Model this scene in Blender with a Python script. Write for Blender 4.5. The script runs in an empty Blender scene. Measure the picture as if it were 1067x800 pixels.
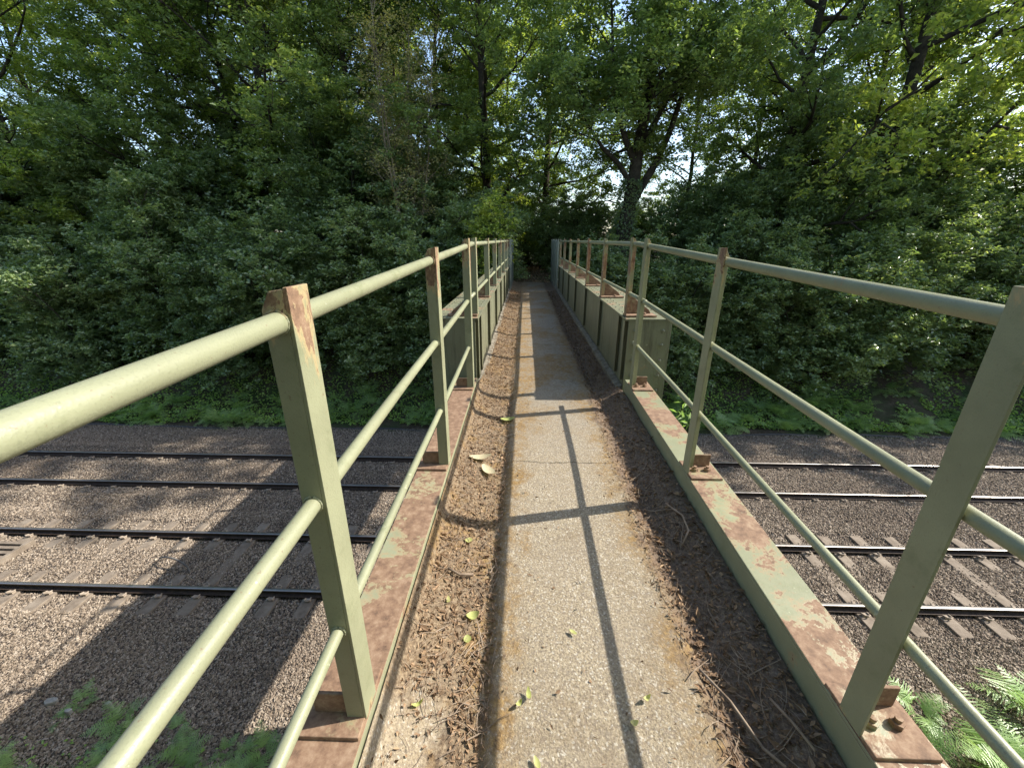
import bpy, math, random
import numpy as np
from mathutils import Vector

R = math.radians
S = bpy.context.scene
COL = S.collection
# world frame: camera at the origin, bridge runs along +Y, tracks along X, rail heads at z = -6.2
TRACK = -6.38
SUN = Vector((1.13, 0.25, 1.0)).normalized()

# ------------------------------------------------------------------ materials
def newmat(name):
    m = bpy.data.materials.new(name); m.use_nodes = True
    nt = m.node_tree; nt.nodes.clear()
    return m, nt
class NT:
    def __init__(s, name):
        s.m, s.t = newmat(name); s.out = s.n('ShaderNodeOutputMaterial')
        s.geo = s.n('ShaderNodeNewGeometry'); s.pos = s.geo.outputs['Position']
    def n(s, typ, **kw):
        x = s.t.nodes.new(typ)
        for k, v in kw.items(): setattr(x, k, v)
        return x
    def l(s, a, b): s.t.links.new(a, b)
    def put(s, sock, v):
        if isinstance(v, bpy.types.NodeSocket): s.l(v, sock)
        else: sock.default_value = v
    def noise(s, scale, detail=4, rough=.6, vec=None, dist=0):
        x = s.n('ShaderNodeTexNoise'); x.inputs['Scale'].default_value = scale
        x.inputs['Detail'].default_value = detail; x.inputs['Roughness'].default_value = rough
        x.inputs['Distortion'].default_value = dist
        s.l(vec or s.pos, x.inputs['Vector']); return x.outputs['Fac']
    def voro(s, scale, out='Distance', vec=None, rnd=1):
        x = s.n('ShaderNodeTexVoronoi'); x.inputs['Scale'].default_value = scale
        s.l(vec or s.pos, x.inputs['Vector']); return x.outputs[out]
    def ramp(s, fac, stops, const=False):
        x = s.n('ShaderNodeValToRGB'); e = x.color_ramp.elements
        if const: x.color_ramp.interpolation = 'CONSTANT'
        while len(e) < len(stops): e.new(.5)
        for q, (p, c) in zip(e, stops):
            q.position = p; q.color = (*c, 1) if len(c) == 3 else c
        s.put(x.inputs[0], fac); return x.outputs[0]
    def thr(s, fac, a, b):
        x = s.n('ShaderNodeMapRange'); x.interpolation_type = 'SMOOTHSTEP'
        s.put(x.inputs[0], fac); x.inputs[1].default_value = a; x.inputs[2].default_value = b
        return x.outputs[0]
    def math(s, op, a, b=0):
        x = s.n('ShaderNodeMath', operation=op); s.put(x.inputs[0], a); s.put(x.inputs[1], b); return x.outputs[0]
    def mix(s, f, a, b, blend='MIX'):
        x = s.n('ShaderNodeMix', data_type='RGBA', blend_type=blend)
        s.put(x.inputs[0], f); s.put(x.inputs[6], (*a, 1) if isinstance(a, tuple) else a)
        s.put(x.inputs[7], (*b, 1) if isinstance(b, tuple) else b); return x.outputs[2]
    def attr(s, name, typ='GEOMETRY'):
        x = s.n('ShaderNodeAttribute', attribute_name=name, attribute_type=typ); return x.outputs['Fac']
    def xyz(s, v=None):
        x = s.n('ShaderNodeSeparateXYZ'); s.l(v or s.pos, x.inputs[0]); return x.outputs
    def pri(s, col, rough=.7, spec=.4, metal=0, bump=None, bd=.01, bs=.6):
        p = s.n('ShaderNodeBsdfPrincipled')
        s.put(p.inputs['Base Color'], (*col, 1) if isinstance(col, tuple) else col)
        s.put(p.inputs['Roughness'], rough); s.put(p.inputs['Specular IOR Level'], spec); s.put(p.inputs['Metallic'], metal)
        if bump is not None:
            b = s.n('ShaderNodeBump'); b.inputs['Distance'].default_value = bd; b.inputs['Strength'].default_value = bs
            s.l(bump, b.inputs['Height']); s.l(b.outputs[0], p.inputs['Normal'])
        return p.outputs[0]
    def done(s, sh): s.l(sh, s.out.inputs[0]); return s.m

def paint_mat(name, lo, hi, base=(.232, .240, .150), scale=3.2, rub=.5, topb=0.0, streak=.0):
    k = NT(name)
    n1 = k.noise(scale, 8, .68, dist=.4); n2 = k.noise(55, 3, .6); n3 = k.noise(260, 2, .5)
    fac = k.math('ADD', n1, k.math('MULTIPLY', k.math('SUBTRACT', n2, .5), .18))
    nz = k.n('ShaderNodeSeparateXYZ'); k.l(k.geo.outputs['Normal'], nz.inputs[0])
    fac = k.math('ADD', fac, k.math('MULTIPLY', k.thr(nz.outputs[2], .5, .9), topb))
    mask = k.thr(fac, lo, hi)
    pb = k.mix(k.thr(k.noise(1.7, 5, .7), .3, .75), tuple(c*.86 for c in base), tuple(min(1, c*1.12) for c in base))
    pb = k.mix(k.math('MULTIPLY', k.thr(n3, .52, .75), .35), pb, tuple(c*.6 for c in base))
    pb = k.mix(k.math('MULTIPLY', k.thr(k.noise(7, 8, .75), .52, .70), .55), pb, (.135, .15, .075))
    pb = k.mix(k.thr(k.noise(40, 4, .7), .70, .74), pb, (.46, .46, .38))
    pb = k.mix(k.math('MULTIPLY', k.thr(k.noise(90, 3, .7), .64, .70), .6), pb, (.16, .105, .06))
    pb = k.mix(k.math('MULTIPLY', k.thr(k.noise(14, 5, .7), .63, .7), .4), pb, (.55, .55, .40))
    rust = k.ramp(k.noise(24, 6, .75), [(.3, (.085, .050, .032)), (.5, (.195, .118, .072)), (.72, (.31, .22, .145))])
    if streak:
        sv = k.n('ShaderNodeVectorMath', operation='MULTIPLY'); k.l(k.pos, sv.inputs[0]); sv.inputs[1].default_value = (13, 13, 1.1)
        pb = k.mix(k.math('MULTIPLY', k.thr(k.noise(1.0, 5, .7, vec=sv.outputs[0]), .5, .68), streak), pb, (.075, .07, .045))
        pb = k.mix(k.math('MULTIPLY', k.thr(k.noise(1.6, 5, .7, vec=sv.outputs[0]), .60, .72), streak*.6), pb, (.20, .11, .06))
    edge = k.math('MULTIPLY', k.thr(fac, lo-.05, lo+.01), .4)
    pb = k.mix(edge, pb, (.34, .20, .10))
    col = k.mix(mask, pb, rust)
    rough = k.math('ADD', k.math('MULTIPLY', mask, .4), .42)
    h = k.math('ADD', k.math('MULTIPLY', n2, .6), k.math('ADD', k.math('MULTIPLY', n3, .5), k.math('MULTIPLY', mask, -.5)))
    return k.done(k.pri(col, rough, .45, 0, h, .0014, .5))
M = {}
M['paint'] = paint_mat('olive_paint', .68, .72)
M['paint_worn'] = paint_mat('worn_olive_paint', .68, .70, scale=2.6, topb=.16)
M['paint_bare'] = paint_mat('rubbed_olive_paint', .615, .645, scale=2.3, topb=.215)
M['paint_girder'] = paint_mat('grimy_olive_paint', .675, .70, base=(.175, .18, .115), scale=3, topb=.10, streak=.75)
M['paint_rusty'] = paint_mat('rusty_olive_paint', .48, .56, scale=3.6)
M['rust'] = paint_mat('rusted_steel', .36, .44, scale=6)
# posts: rust eats the paint near the head of each post
def post_mat():
    k = NT('post_paint')
    zs = k.n('ShaderNodeVectorMath', operation='MULTIPLY'); k.l(k.pos, zs.inputs[0]); zs.inputs[1].default_value = (1, 1, .38)
    n1 = k.noise(8, 8, .7, vec=zs.outputs[0], dist=.4); n2 = k.noise(60, 3, .6); n3 = k.noise(260, 2, .5)
    z = k.xyz()[2]
    top = k.math('MULTIPLY', k.thr(z, -.55, -.10), .235)
    low = k.math('MULTIPLY', k.thr(k.math('MULTIPLY', z, -1), 1.27, 1.42), .22)
    fac = k.math('ADD', k.math('ADD', n1, k.math('MULTIPLY', k.noise(1.1, 2), .25)), k.math('ADD', top, low))
    mask = k.thr(fac, .885, .915)
    base = (.232, .240, .150)
    pb = k.mix(k.thr(k.noise(2.4, 5, .7), .3, .75), tuple(c*.85 for c in base), tuple(c*1.12 for c in base))
    pb = k.mix(k.math('MULTIPLY', k.thr(n3, .52, .75), .35), pb, tuple(c*.6 for c in base))
    pb = k.mix(k.math('MULTIPLY', k.thr(k.noise(7, 8, .75), .52, .70), .5), pb, (.13, .145, .075))
    pb = k.mix(k.math('MULTIPLY', k.thr(k.noise(80, 3, .7), .64, .70), .6), pb, (.16, .105, .06))
    pb = k.mix(k.thr(fac, .83, .895), pb, (.36, .28, .15))
    rust = k.ramp(k.noise(34, 6, .75), [(.3, (.085, .050, .032)), (.5, (.195, .118, .072)), (.72, (.31, .22, .145))])
    h = k.math('ADD', k.math('MULTIPLY', n2, .6), k.math('ADD', k.math('MULTIPLY', n3, .5), k.math('MULTIPLY', mask, -.5)))
    return k.done(k.pri(k.mix(mask, pb, rust), k.math('ADD', k.math('MULTIPLY', mask, .4), .45), .45, 0, h, .0018, .7))
M['post'] = post_mat()
def deck_mat():
    k = NT('concrete_deck')
    X, Y, Z = k.xyz()
    w = k.math('MULTIPLY', k.math('SUBTRACT', k.noise(2.2, 6, .7), .5), .34)
    w2 = k.math('MULTIPLY', k.math('SUBTRACT', k.noise(13, 5, .7), .5), .27)
    xx = k.math('ADD', k.math('ADD', X, w), w2)
    agg = k.voro(150, 'Color'); a2 = k.noise(120, 3, .7); a3 = k.noise(38, 4, .7)
    con = k.ramp(a2, [(.28, (.095, .068, .042)), (.46, (.245, .202, .138)), (.62, (.335, .282, .198)), (.8, (.43, .375, .28))])
    sep = k.n('ShaderNodeSeparateColor'); k.l(agg, sep.inputs[0])
    con = k.mix(k.math('MULTIPLY', k.thr(sep.outputs[0], .55, .85), .7), con, (.17, .14, .11))
    con = k.mix(k.math('MULTIPLY', k.thr(sep.outputs[1], .85, .97), .6), con, (.50, .47, .40))
    con = k.mix(k.math('MULTIPLY', k.thr(k.noise(3.1, 6, .7), .45, .72), .42), con, (.23, .19, .14))
    # grey weathered concrete further along the walkway
    far = k.thr(Y, 2.2, 4.6)
    grey = k.ramp(a3, [(.3, (.13, .115, .092)), (.7, (.29, .262, .215))])
    con = k.mix(k.math('MULTIPLY', far, .75), con, grey)
    for yj in (2.58, 3.42, 5.9, 8.3):
        dj = k.math('ABSOLUTE', k.math('ADD', k.math('SUBTRACT', Y, yj), k.math('MULTIPLY', k.math('SUBTRACT', k.noise(5, 5, .7), .5), .09)))
        con = k.mix(k.math('MULTIPLY', k.math('SUBTRACT', 1, k.thr(dj, .002, .009)), .75), con, (.05, .04, .03))
    con = k.mix(k.math('MULTIPLY', k.thr(k.noise(1.6, 7, .72, dist=.6), .52, .66), .38), con, (.15, .105, .06))
    moss = k.ramp(k.noise(50, 4, .75), [(.3, (.085, .05, .024)), (.55, (.225, .138, .050)), (.75, (.35, .24, .085))])
    soil = k.ramp(k.noise(60, 5, .75), [(.3, (.055, .038, .028)), (.55, (.16, .115, .082)), (.78, (.33, .26, .19))])
    straw = k.ramp(k.noise(75, 6, .8), [(.3, (.045, .03, .02)), (.5, (.16, .115, .072)), (.7, (.36, .285, .19))])
    straw = k.mix(k.math('MULTIPLY', k.thr(k.noise(4.5, 6, .75), .48, .62), .65), straw, moss)
    straw = k.mix(k.math('MULTIPLY', k.thr(k.noise(6.5, 6, .75, dist=.5), .55, .66), .7), straw, (.055, .036, .024))
    soil = k.mix(k.math('SUBTRACT', 1, k.thr(X, -.2, .2)), soil, straw)
    # moss creeps in from both edges, and spreads over the far span
    xm = k.math('ADD', xx, k.math('MULTIPLY', k.math('SUBTRACT', k.noise(4.3, 7, .75), .5), .42))
    mfac = k.math('ADD', k.thr(xm, .50, .70), k.math('SUBTRACT', 1, k.thr(xm, -.09, .06)))
    farm = k.math('MULTIPLY', far, k.thr(k.noise(1.25, 6, .72), .42, .55))
    leftm = k.math('MULTIPLY', far, k.math('SUBTRACT', 1, k.thr(xm, .0, .16)))
    mfac = k.math('MINIMUM', k.math('ADD', k.math('ADD', mfac, farm), leftm), 1)
    mfac = k.math('MULTIPLY', mfac, k.thr(k.noise(30, 4, .7), .32, .54))
    mfac = k.math('MULTIPLY', mfac, k.math('ADD', .5, k.math('MULTIPLY', k.thr(k.noise(3.4, 5, .7), .40, .56), .5)))
    c = k.mix(k.math('MULTIPLY', mfac, .9), con, moss)
    sfac = k.math('ADD', k.thr(xx, .62, .74), k.math('SUBTRACT', 1, k.thr(xx, -.22, -.11)))
    c = k.mix(k.math('MINIMUM', sfac, 1), c, soil)
    # pale concrete haunch showing through under the left rail, close to the viewer
    hm = k.math('MULTIPLY', k.math('SUBTRACT', 1, k.thr(xx, -.31, -.24)), k.math('SUBTRACT', 1, k.thr(k.math('ADD', Y, k.math('MULTIPLY', w, 4)), .82, 1.05)))
    c = k.mix(k.math('MULTIPLY', hm, .85), c, con)
    h = k.math('ADD', k.math('MULTIPLY', a2, .7), k.math('MULTIPLY', k.noise(30, 5, .7), .9))
    return k.done(k.pri(c, .9, .25, 0, h, .006, .8))
M['deck'] = deck_mat()
def simple(name, stops, scale, rough=.85, spec=.3, bump=None, bd=.01, metal=0, detail=5):
    k = NT(name); n = k.noise(scale, detail, .7)
    h = k.noise(bump, 4, .7) if bump else None
    return k.done(k.pri(k.ramp(n, stops), rough, spec, metal, h, bd))
M['concrete'] = simple('grey_concrete', [(.3, (.07, .06, .042)), (.5, (.17, .15, .115)), (.75, (.29, .265, .22))], 9, bump=40, bd=.004)
M['sleeper'] = simple('sleeper_concrete', [(.3, (.12, .094, .070)), (.5, (.19, .153, .117)), (.72, (.26, .218, .172))], 5, bump=60, bd=.004)
M['rail_side'] = simple('rail_rust', [(.3, (.020, .015, .012)), (.55, (.05, .034, .025)), (.8, (.095, .062, .042))], 16, .8, bump=60, bd=.002)
M['rail_head'] = simple('rail_head_steel', [(.3, (.30, .27, .25)), (.7, (.42, .39, .37))], 9, .32, .5, metal=.85)
M['clip'] = simple('clip_rust', [(.3, (.22, .17, .125)), (.7, (.40, .34, .27))], 30, .8)
M['dark_steel'] = simple('dark_steel', [(.3, (.06, .055, .05)), (.7, (.16, .15, .14))], 12, .6)
M['black_rubber'] = simple('cable_sheath', [(.3, (.03, .03, .03)), (.7, (.09, .085, .08))], 12, .6)
M['panel'] = simple('weathered_steel_panel', [(.3, (.17, .19, .15)), (.55, (.25, .27, .22)), (.78, (.33, .35, .29))], 4, .6, bump=30, bd=.002)
def brick():
    k = NT('blue_brick'); b = k.n('ShaderNodeTexBrick'); b.inputs['Scale'].default_value = 4.4
    for i, c in ((1, (.12, .085, .075, 1)), (2, (.17, .11, .09, 1)), (3, (.26, .24, .21, 1))): b.inputs[i].default_value = c
    v = k.n('ShaderNodeVectorMath', operation='MULTIPLY_ADD'); 
    x, y, z = k.xyz(); cm = k.n('ShaderNodeCombineXYZ'); k.l(k.math('ADD', x, y), cm.inputs[0]); k.l(z, cm.inputs[1])
    k.l(cm.outputs[0], b.inputs['Vector'])
    return k.done(k.pri(k.mix(k.math('MULTIPLY', k.noise(6), .5), b.outputs[0], (.08, .075, .06)), .85, .3, 0, b.outputs['Fac'], -.006))
M['brick'] = brick()
def ground():
    k = NT('bank_soil'); X, Y, Z = k.xyz()
    soil = k.ramp(k.noise(7, 7, .75), [(.3, (.035, .026, .018)), (.55, (.085, .065, .045)), (.78, (.17, .135, .10))])
    gr = k.ramp(k.noise(12, 6, .75), [(.3, (.02, .035, .012)), (.7, (.06, .085, .03))])
    c = k.mix(k.thr(k.noise(.8, 5, .7), .42, .62), soil, gr)
    return k.done(k.pri(c, .95, .2, 0, k.noise(25, 5, .75), .05))
M['ground'] = ground()
STONE = [(.0, (.135, .104, .076)), (.25, (.195, .153, .114)), (.5, (.25, .20, .152)), (.75, (.305, .25, .193)), (1, (.39, .33, .265))]
def ballast():
    k = NT('ballast_bed'); v = k.voro(34, 'Color'); s = k.n('ShaderNodeSeparateColor'); k.l(v, s.inputs[0])
    c = k.ramp(s.outputs[0], STONE)
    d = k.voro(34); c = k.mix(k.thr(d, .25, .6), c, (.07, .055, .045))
    c = k.mix(k.math('MULTIPLY', k.thr(k.noise(.5, 5, .6), .45, .7), .35), c, (.11, .08, .062))
    # darker brown in random patches and in the gaps between stones
    return k.done(k.pri(c, .95, .2, 0, k.math('MULTIPLY', d, -1), .03, 1))
M['ballast'] = ballast()
def stonem():
    k = NT('ballast_stone'); c = k.ramp(k.attr('rnd'), STONE)
    c = k.mix(k.math('MULTIPLY', k.thr(k.noise(.45, 5, .6), .48, .7), .35), c, (.12, .088, .068))
    return k.done(k.pri(c, .92, .2))
M['stone'] = stonem()
def leafm(name, stops, trans=.38, spec=.35, rough=.5, tcol=None, clump=True):
    k = NT(name); oi = k.n('ShaderNodeObjectInfo')
    f = k.math('ADD', k.math('MULTIPLY', k.attr('rnd'), .55), k.math('MULTIPLY', oi.outputs['Random'], .28))
    if clump: f = k.math('ADD', f, k.math('MULTIPLY', k.math('SUBTRACT', k.noise(.9, 3, .6), .42), 1.1))
    else: f = k.math('ADD', f, .1)
    c = k.ramp(f, stops)
    p = k.pri(c, rough, spec)
    t = k.n('ShaderNodeBsdfTranslucent')
    hs = k.n('ShaderNodeMix', data_type='RGBA', blend_type='MULTIPLY'); hs.inputs[0].default_value = 1
    k.l(c, hs.inputs[6]); hs.inputs[7].default_value = tcol or (2.1, 2.2, .75, 1)
    k.l(hs.outputs[2], t.inputs[0])
    m = k.n('ShaderNodeMixShader'); m.inputs[0].default_value = trans
    k.l(p, m.inputs[1]); k.l(t.outputs[0], m.inputs[2])
    return k.done(m.outputs[0])
M['oak_leaf'] = leafm('oak_leaf', [(0, (0.096, 0.153, 0.061)), (0.45, (0.181, 0.249, 0.094)), (0.75, (0.294, 0.362, 0.132)), (1, (0.475, 0.497, 0.22))], .38, .7, .34, (1.9, 1.95, .8, 1))  # brightest leaves have sunlit sparkle put into their colour
M['maple_leaf'] = leafm('field_maple_leaf', [(0, (0.11, 0.17, 0.05)), (0.45, (0.2, 0.27, 0.075)), (0.8, (0.36, 0.4, 0.12)), (1, (0.48, 0.5, 0.18))], .48, .6, .38, (1.9, 1.95, .8, 1))
M['bush_leaf'] = leafm('thicket_leaf', [(0, (0.092, 0.151, 0.068)), (0.5, (0.189, 0.259, 0.116)), (0.85, (0.292, 0.356, 0.163)), (1, (0.432, 0.464, 0.252))], .32, .8, .30, (1.9, 1.95, .8, 1))
M['fern'] = leafm('bracken_green', [(0, (0.172, 0.276, 0.092)), (0.5, (0.274, 0.4, 0.147)), (1, (0.447, 0.552, 0.246))], .34, .55, .38, (1.5, 1.6, .8, 1))
M['herb'] = leafm('ground_cover_leaf', [(0, (0.161, 0.273, 0.07)), (0.5, (0.283, 0.428, 0.11)), (1, (0.505, 0.6, 0.173))], .34, .5, .4, (1.9, 1.95, .8, 1))
M['pale_leaf'] = leafm('dry_sunlit_leaf', [(0, (0.253, 0.241, 0.103)), (0.5, (0.38, 0.345, 0.172)), (1, (0.529, 0.483, 0.287))], .3, clump=False)  # sapling leaves: sunlight is put into this pale colour
M['fresh_leaf'] = leafm('fallen_green_leaf', [(0, (.27, .32, .08)), (1, (.46, .44, .20))], .2, clump=False)
M['cream_leaf'] = leafm('dead_cream_leaf', [(0, (.42, .37, .24)), (1, (.55, .50, .34))], .15, clump=False)
M['litter'] = leafm('leaf_litter', [(0, (0.058, 0.035, 0.021)), (0.35, (0.158, 0.1, 0.058)), (0.7, (0.315, 0.21, 0.126)), (0.93, (0.483, 0.367, 0.231)), (1, (0.6, 0.525, 0.378))], .1, .25, .8, (1.2, 1, .8, 1), clump=False)
M['twig'] = simple('dry_twig', [(.3, (.12, .085, .06)), (.55, (.26, .20, .145)), (.8, (.42, .34, .26))], 9, .9)
M['bark'] = simple('oak_bark', [(.3, (.022, .018, .014)), (.55, (.06, .05, .038)), (.8, (.12, .105, .08))], 5, .95, .15, bump=14, bd=.03)
M['pale_bark'] = simple('pale_bark', [(.3, (.16, .125, .085)), (.7, (.34, .28, .19))], 5, .9, bump=20, bd=.01)
M['pale_stone'] = simple('pale_concrete_rubble', [(.3, (.22, .205, .18)), (.7, (.42, .40, .36))], 9, .9, bump=20, bd=.01)

# ------------------------------------------------------------------ mesh helpers
def tag(o, label=None, cat=None, group=None, kind=None):
    if label: o['label'] = label
    if cat: o['category'] = cat
    if group: o['group'] = group
    if kind: o['kind'] = kind
    return o
def empty(name, loc, label, cat, group=None):
    o = bpy.data.objects.new(name, None); COL.objects.link(o); o.location = loc; o.empty_display_size = .2
    return tag(o, label, cat, group)
def root_loc(p):
    v = Vector((0, 0, 0))
    while p is not None: v = v + Vector(p.location); p = p.parent
    return v
def link_mesh(name, me, mat, parent=None):
    o = bpy.data.objects.new(name, me); COL.objects.link(o)
    for m in (mat if isinstance(mat, (list, tuple)) else [mat]): me.materials.append(m)
    if parent is not None: o.parent = parent
    return o
class MB:
    def __init__(s): s.v = []; s.f = []; s.mi = []; s.cur = 0
    def add(s, vs, fs):
        n = len(s.v); s.v += [tuple(v) for v in vs]; s.f += [tuple(i+n for i in f) for f in fs]; s.mi += [s.cur]*len(fs); return s
    def box(s, x0, x1, y0, y1, z0, z1, b=.0):
        if x0 > x1: x0, x1 = x1, x0
        vs = [(x, y, z) for z in (z0, z1) for y in (y0, y1) for x in (x0, x1)]
        return s.add(vs, [(0, 2, 3, 1), (4, 5, 7, 6), (0, 1, 5, 4), (2, 6, 7, 3), (0, 4, 6, 2), (1, 3, 7, 5)])
    def sbox(s, x0, x1, y0, y1, zf, h, n=10):   # box whose top follows zf(y), thickness h
        if x0 > x1: x0, x1 = x1, x0
        ys = np.linspace(y0, y1, n+1); vs = []; fs = []
        for y in ys: vs += [(x0, y, zf(y)-h), (x1, y, zf(y)-h), (x1, y, zf(y)), (x0, y, zf(y))]
        for i in range(n):
            a = 4*i
            for q in range(4): fs.append((a+q, a+(q+1) % 4, a+4+(q+1) % 4, a+4+q))
        fs = [f[::-1] for f in fs] + [(0, 1, 2, 3), (4*n+3, 4*n+2, 4*n+1, 4*n)]
        return s.add(vs, fs)
    def prism(s, poly, axis, a, b):  # poly 2d extruded along axis
        def mk(p, t): return {'x': (t, p[0], p[1]), 'y': (p[0], t, p[1]), 'z': (p[0], p[1], t)}[axis]
        n = len(poly); vs = [mk(p, a) for p in poly] + [mk(p, b) for p in poly]
        fs = [tuple(range(n))[::-1], tuple(range(n, 2*n))] + [(i, (i+1) % n, n+(i+1) % n, n+i) for i in range(n)]
        return s.add(vs, fs)
    def tube(s, pts, r, sides=8, caps=True):
        pts = [Vector(p) for p in pts]; n = len(pts); rs = r if isinstance(r, (list, tuple, np.ndarray)) else [r]*n
        vs = []; fs = []
        d0 = (pts[1]-pts[0]).normalized(); up = Vector((0, 0, 1)) if abs(d0.z) < .9 else Vector((1, 0, 0))
        for i, p in enumerate(pts):
            d = (pts[min(i+1, n-1)]-pts[max(i-1, 0)]).normalized()
            a = d.cross(up).normalized(); b = a.cross(d)
            for k in range(sides):
                t = 2*math.pi*k/sides; vs.append(p + (a*math.cos(t)+b*math.sin(t))*rs[i])
        for i in range(n-1):
            for k in range(sides):
                fs.append((i*sides+k, (i+1)*sides+k, (i+1)*sides+(k+1) % sides, i*sides+(k+1) % sides))
        if caps: fs += [tuple(range(sides)), tuple(range((n-1)*sides, n*sides))[::-1]]
        return s.add(vs, fs)
    def dome(s, c, r, axis, h=None, sides=8):  # rivet / bolt head
        h = h or r*.7; ax = Vector(axis); t = Vector((0, 0, 1)) if abs(ax.z) < .9 else Vector((1, 0, 0))
        a = ax.cross(t).normalized(); b = ax.cross(a); c = Vector(c); vs = []; fs = []
        for lv, (rr, hh) in enumerate(((1, 0), (.85, .55), (.45, .9))):
            for k in range(sides):
                q = 2*math.pi*k/sides; vs.append(c+(a*math.cos(q)+b*math.sin(q))*r*rr+ax*h*hh)
        vs.append(c+ax*h)
        for lv in range(2):
            for k in range(sides): fs.append((lv*sides+k, lv*sides+(k+1) % sides, (lv+1)*sides+(k+1) % sides, (lv+1)*sides+k))
        for k in range(sides): fs.append((2*sides+k, 2*sides+(k+1) % sides, 3*sides))
        return s.add(vs, fs)
    def build(s, name, mat, parent=None, smooth=False, bevel=0, weld=False):
        off = root_loc(parent)
        me = bpy.data.meshes.new(name)
        me.from_pydata([(v[0]-off.x, v[1]-off.y, v[2]-off.z) for v in s.v], [], s.f)
        if any(s.mi): me.polygons.foreach_set('material_index', s.mi)
        if smooth: me.polygons.foreach_set('use_smooth', [True]*len(me.polygons))
        me.update()
        o = link_mesh(name, me, mat, parent)
        if bevel:
            m = o.modifiers.new('bevel', 'BEVEL'); m.width = bevel; m.segments = 2; m.limit_method = 'ANGLE'; m.angle_limit = R(40)
        return o
def np_mesh(name, V, F, rnd=None, smooth=False):
    """V (n,3), F (m,k) same-size faces, rnd per-face"""
    me = bpy.data.meshes.new(name); m, k = F.shape
    me.vertices.add(len(V)); me.vertices.foreach_set('co', V.astype(np.float32).ravel())
    me.loops.add(m*k); me.loops.foreach_set('vertex_index', F.astype(np.int32).ravel())
    me.polygons.add(m); me.polygons.foreach_set('loop_start', np.arange(0, m*k, k, dtype=np.int32))
    try: me.polygons.foreach_set('loop_total', np.full(m, k, dtype=np.int32))
    except Exception: pass
    if smooth: me.polygons.foreach_set('use_smooth', np.ones(m, dtype=bool))
    else: me.polygons.foreach_set('use_smooth', np.zeros(m, dtype=bool))
    if rnd is not None:
        a = me.attributes.new('rnd', 'FLOAT', 'FACE'); a.data.foreach_set('value', rnd.astype(np.float32))
    me.update(calc_edges=True); me.validate()
    return me
def copy_tree(o, parent=None):
    c = o.copy(); COL.objects.link(c)
    if parent is not None: c.parent = parent
    for ch in list(o.children): copy_tree(ch, c)
    return c
def frames(rng, N, upbias):
    """random leaf frames: normals biased upward"""
    n = rng.normal(size=(N, 3)); n[:, 2] = np.abs(n[:, 2])+upbias; n /= np.linalg.norm(n, axis=1)[:, None]
    t = rng.normal(size=(N, 3)); t -= (t*n).sum(1)[:, None]*n; t /= np.linalg.norm(t, axis=1)[:, None]
    return t, np.cross(n, t), n
def leaves(rng, P, L, W, upbias=.9, droop=.15, jit=.35):
    """folded four-corner leaf blades at points P -> V, F (two triangles each), rnd"""
    N = len(P); t, b, n = frames(rng, N, upbias)
    l = L*(1+jit*(rng.random(N)-.5)*2)[:, None]; w = W*(1+jit*(rng.random(N)-.5)*2)[:, None]
    v0 = P-t*l*.5; v1 = P+b*w*.5+n*w*.16; v2 = P+t*l*.5-n*l*droop; v3 = P-b*w*.5+n*w*.16
    V = np.stack([v0, v1, v2, v3], 1).reshape(-1, 3)
    i = np.arange(N)[:, None]*4
    F = np.concatenate([i+np.array([[0, 1, 2]]), i+np.array([[0, 2, 3]])], 1).reshape(-1, 3)
    return V, F, np.repeat(rng.random(N), 2)

# ------------------------------------------------------------------ terrain
def sstep(a, b, x):
    t = np.clip((x-a)/(b-a), 0, 1); return t*t*(3-2*t)
def vnoise(x, y, seed=0):
    r = np.random.default_rng(seed); z = 0
    for k in range(7):
        a = r.uniform(0, 6.28); fr = 1.5**k*.35; ph = r.uniform(0, 6.28, 2)
        z = z + np.sin((x*math.cos(a)+y*math.sin(a))*fr+ph[0])*np.cos((-x*math.sin(a)+y*math.cos(a))*fr*.8+ph[1])/(1+k*.8)
    return z*.35
def terrain(x, y):
    x = np.asarray(x, float); y = np.asarray(y, float)
    far = sstep(13.2, 19.0, y+vnoise(x, y*.3, 3)*.6)*4.85
    near = sstep(0, 1, (2.95-y)/4.8)*4.55
    z = -6.50+far+near
    band = np.clip(np.minimum(np.abs(y-3.2), np.abs(y-13.4))/1.2, 0, 1)
    z = z + vnoise(x, y, 5)*.16*np.where((y > 3.4) & (y < 13.2), 0.05, 1)
    # made-up ground carrying the path at the far end of the bridge
    path = (1-sstep(.9, 3.2, np.abs(x-.3)))*sstep(13.4, 14.4, y)
    z = z*(1-path)+(-1.58+.02*vnoise(x*4, y*4, 8))*path
    z = z + sstep(60, 200, y)*3
    return z
def make_terrain():
    xs = np.unique(np.concatenate([np.linspace(-28, 28, 225), np.linspace(-60, 60, 61), np.linspace(-400, 400, 41)]))
    ys = np.unique(np.concatenate([np.linspace(-4, 24, 141), np.linspace(-30, 60, 61), np.linspace(-300, 500, 41)]))
    X, Y = np.meshgrid(xs, ys); V = np.stack([X, Y, terrain(X, Y)], -1).reshape(-1, 3)
    nx = len(xs); i, j = np.meshgrid(np.arange(nx-1), np.arange(len(ys)-1)); a = (j*nx+i).ravel()
    F = np.stack([a, a+1, a+nx+1, a+nx], 1)
    o = link_mesh('terrain', np_mesh('terrain', V, F, smooth=True), M['ground']); tag(o, kind='structure')
make_terrain()
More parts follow.
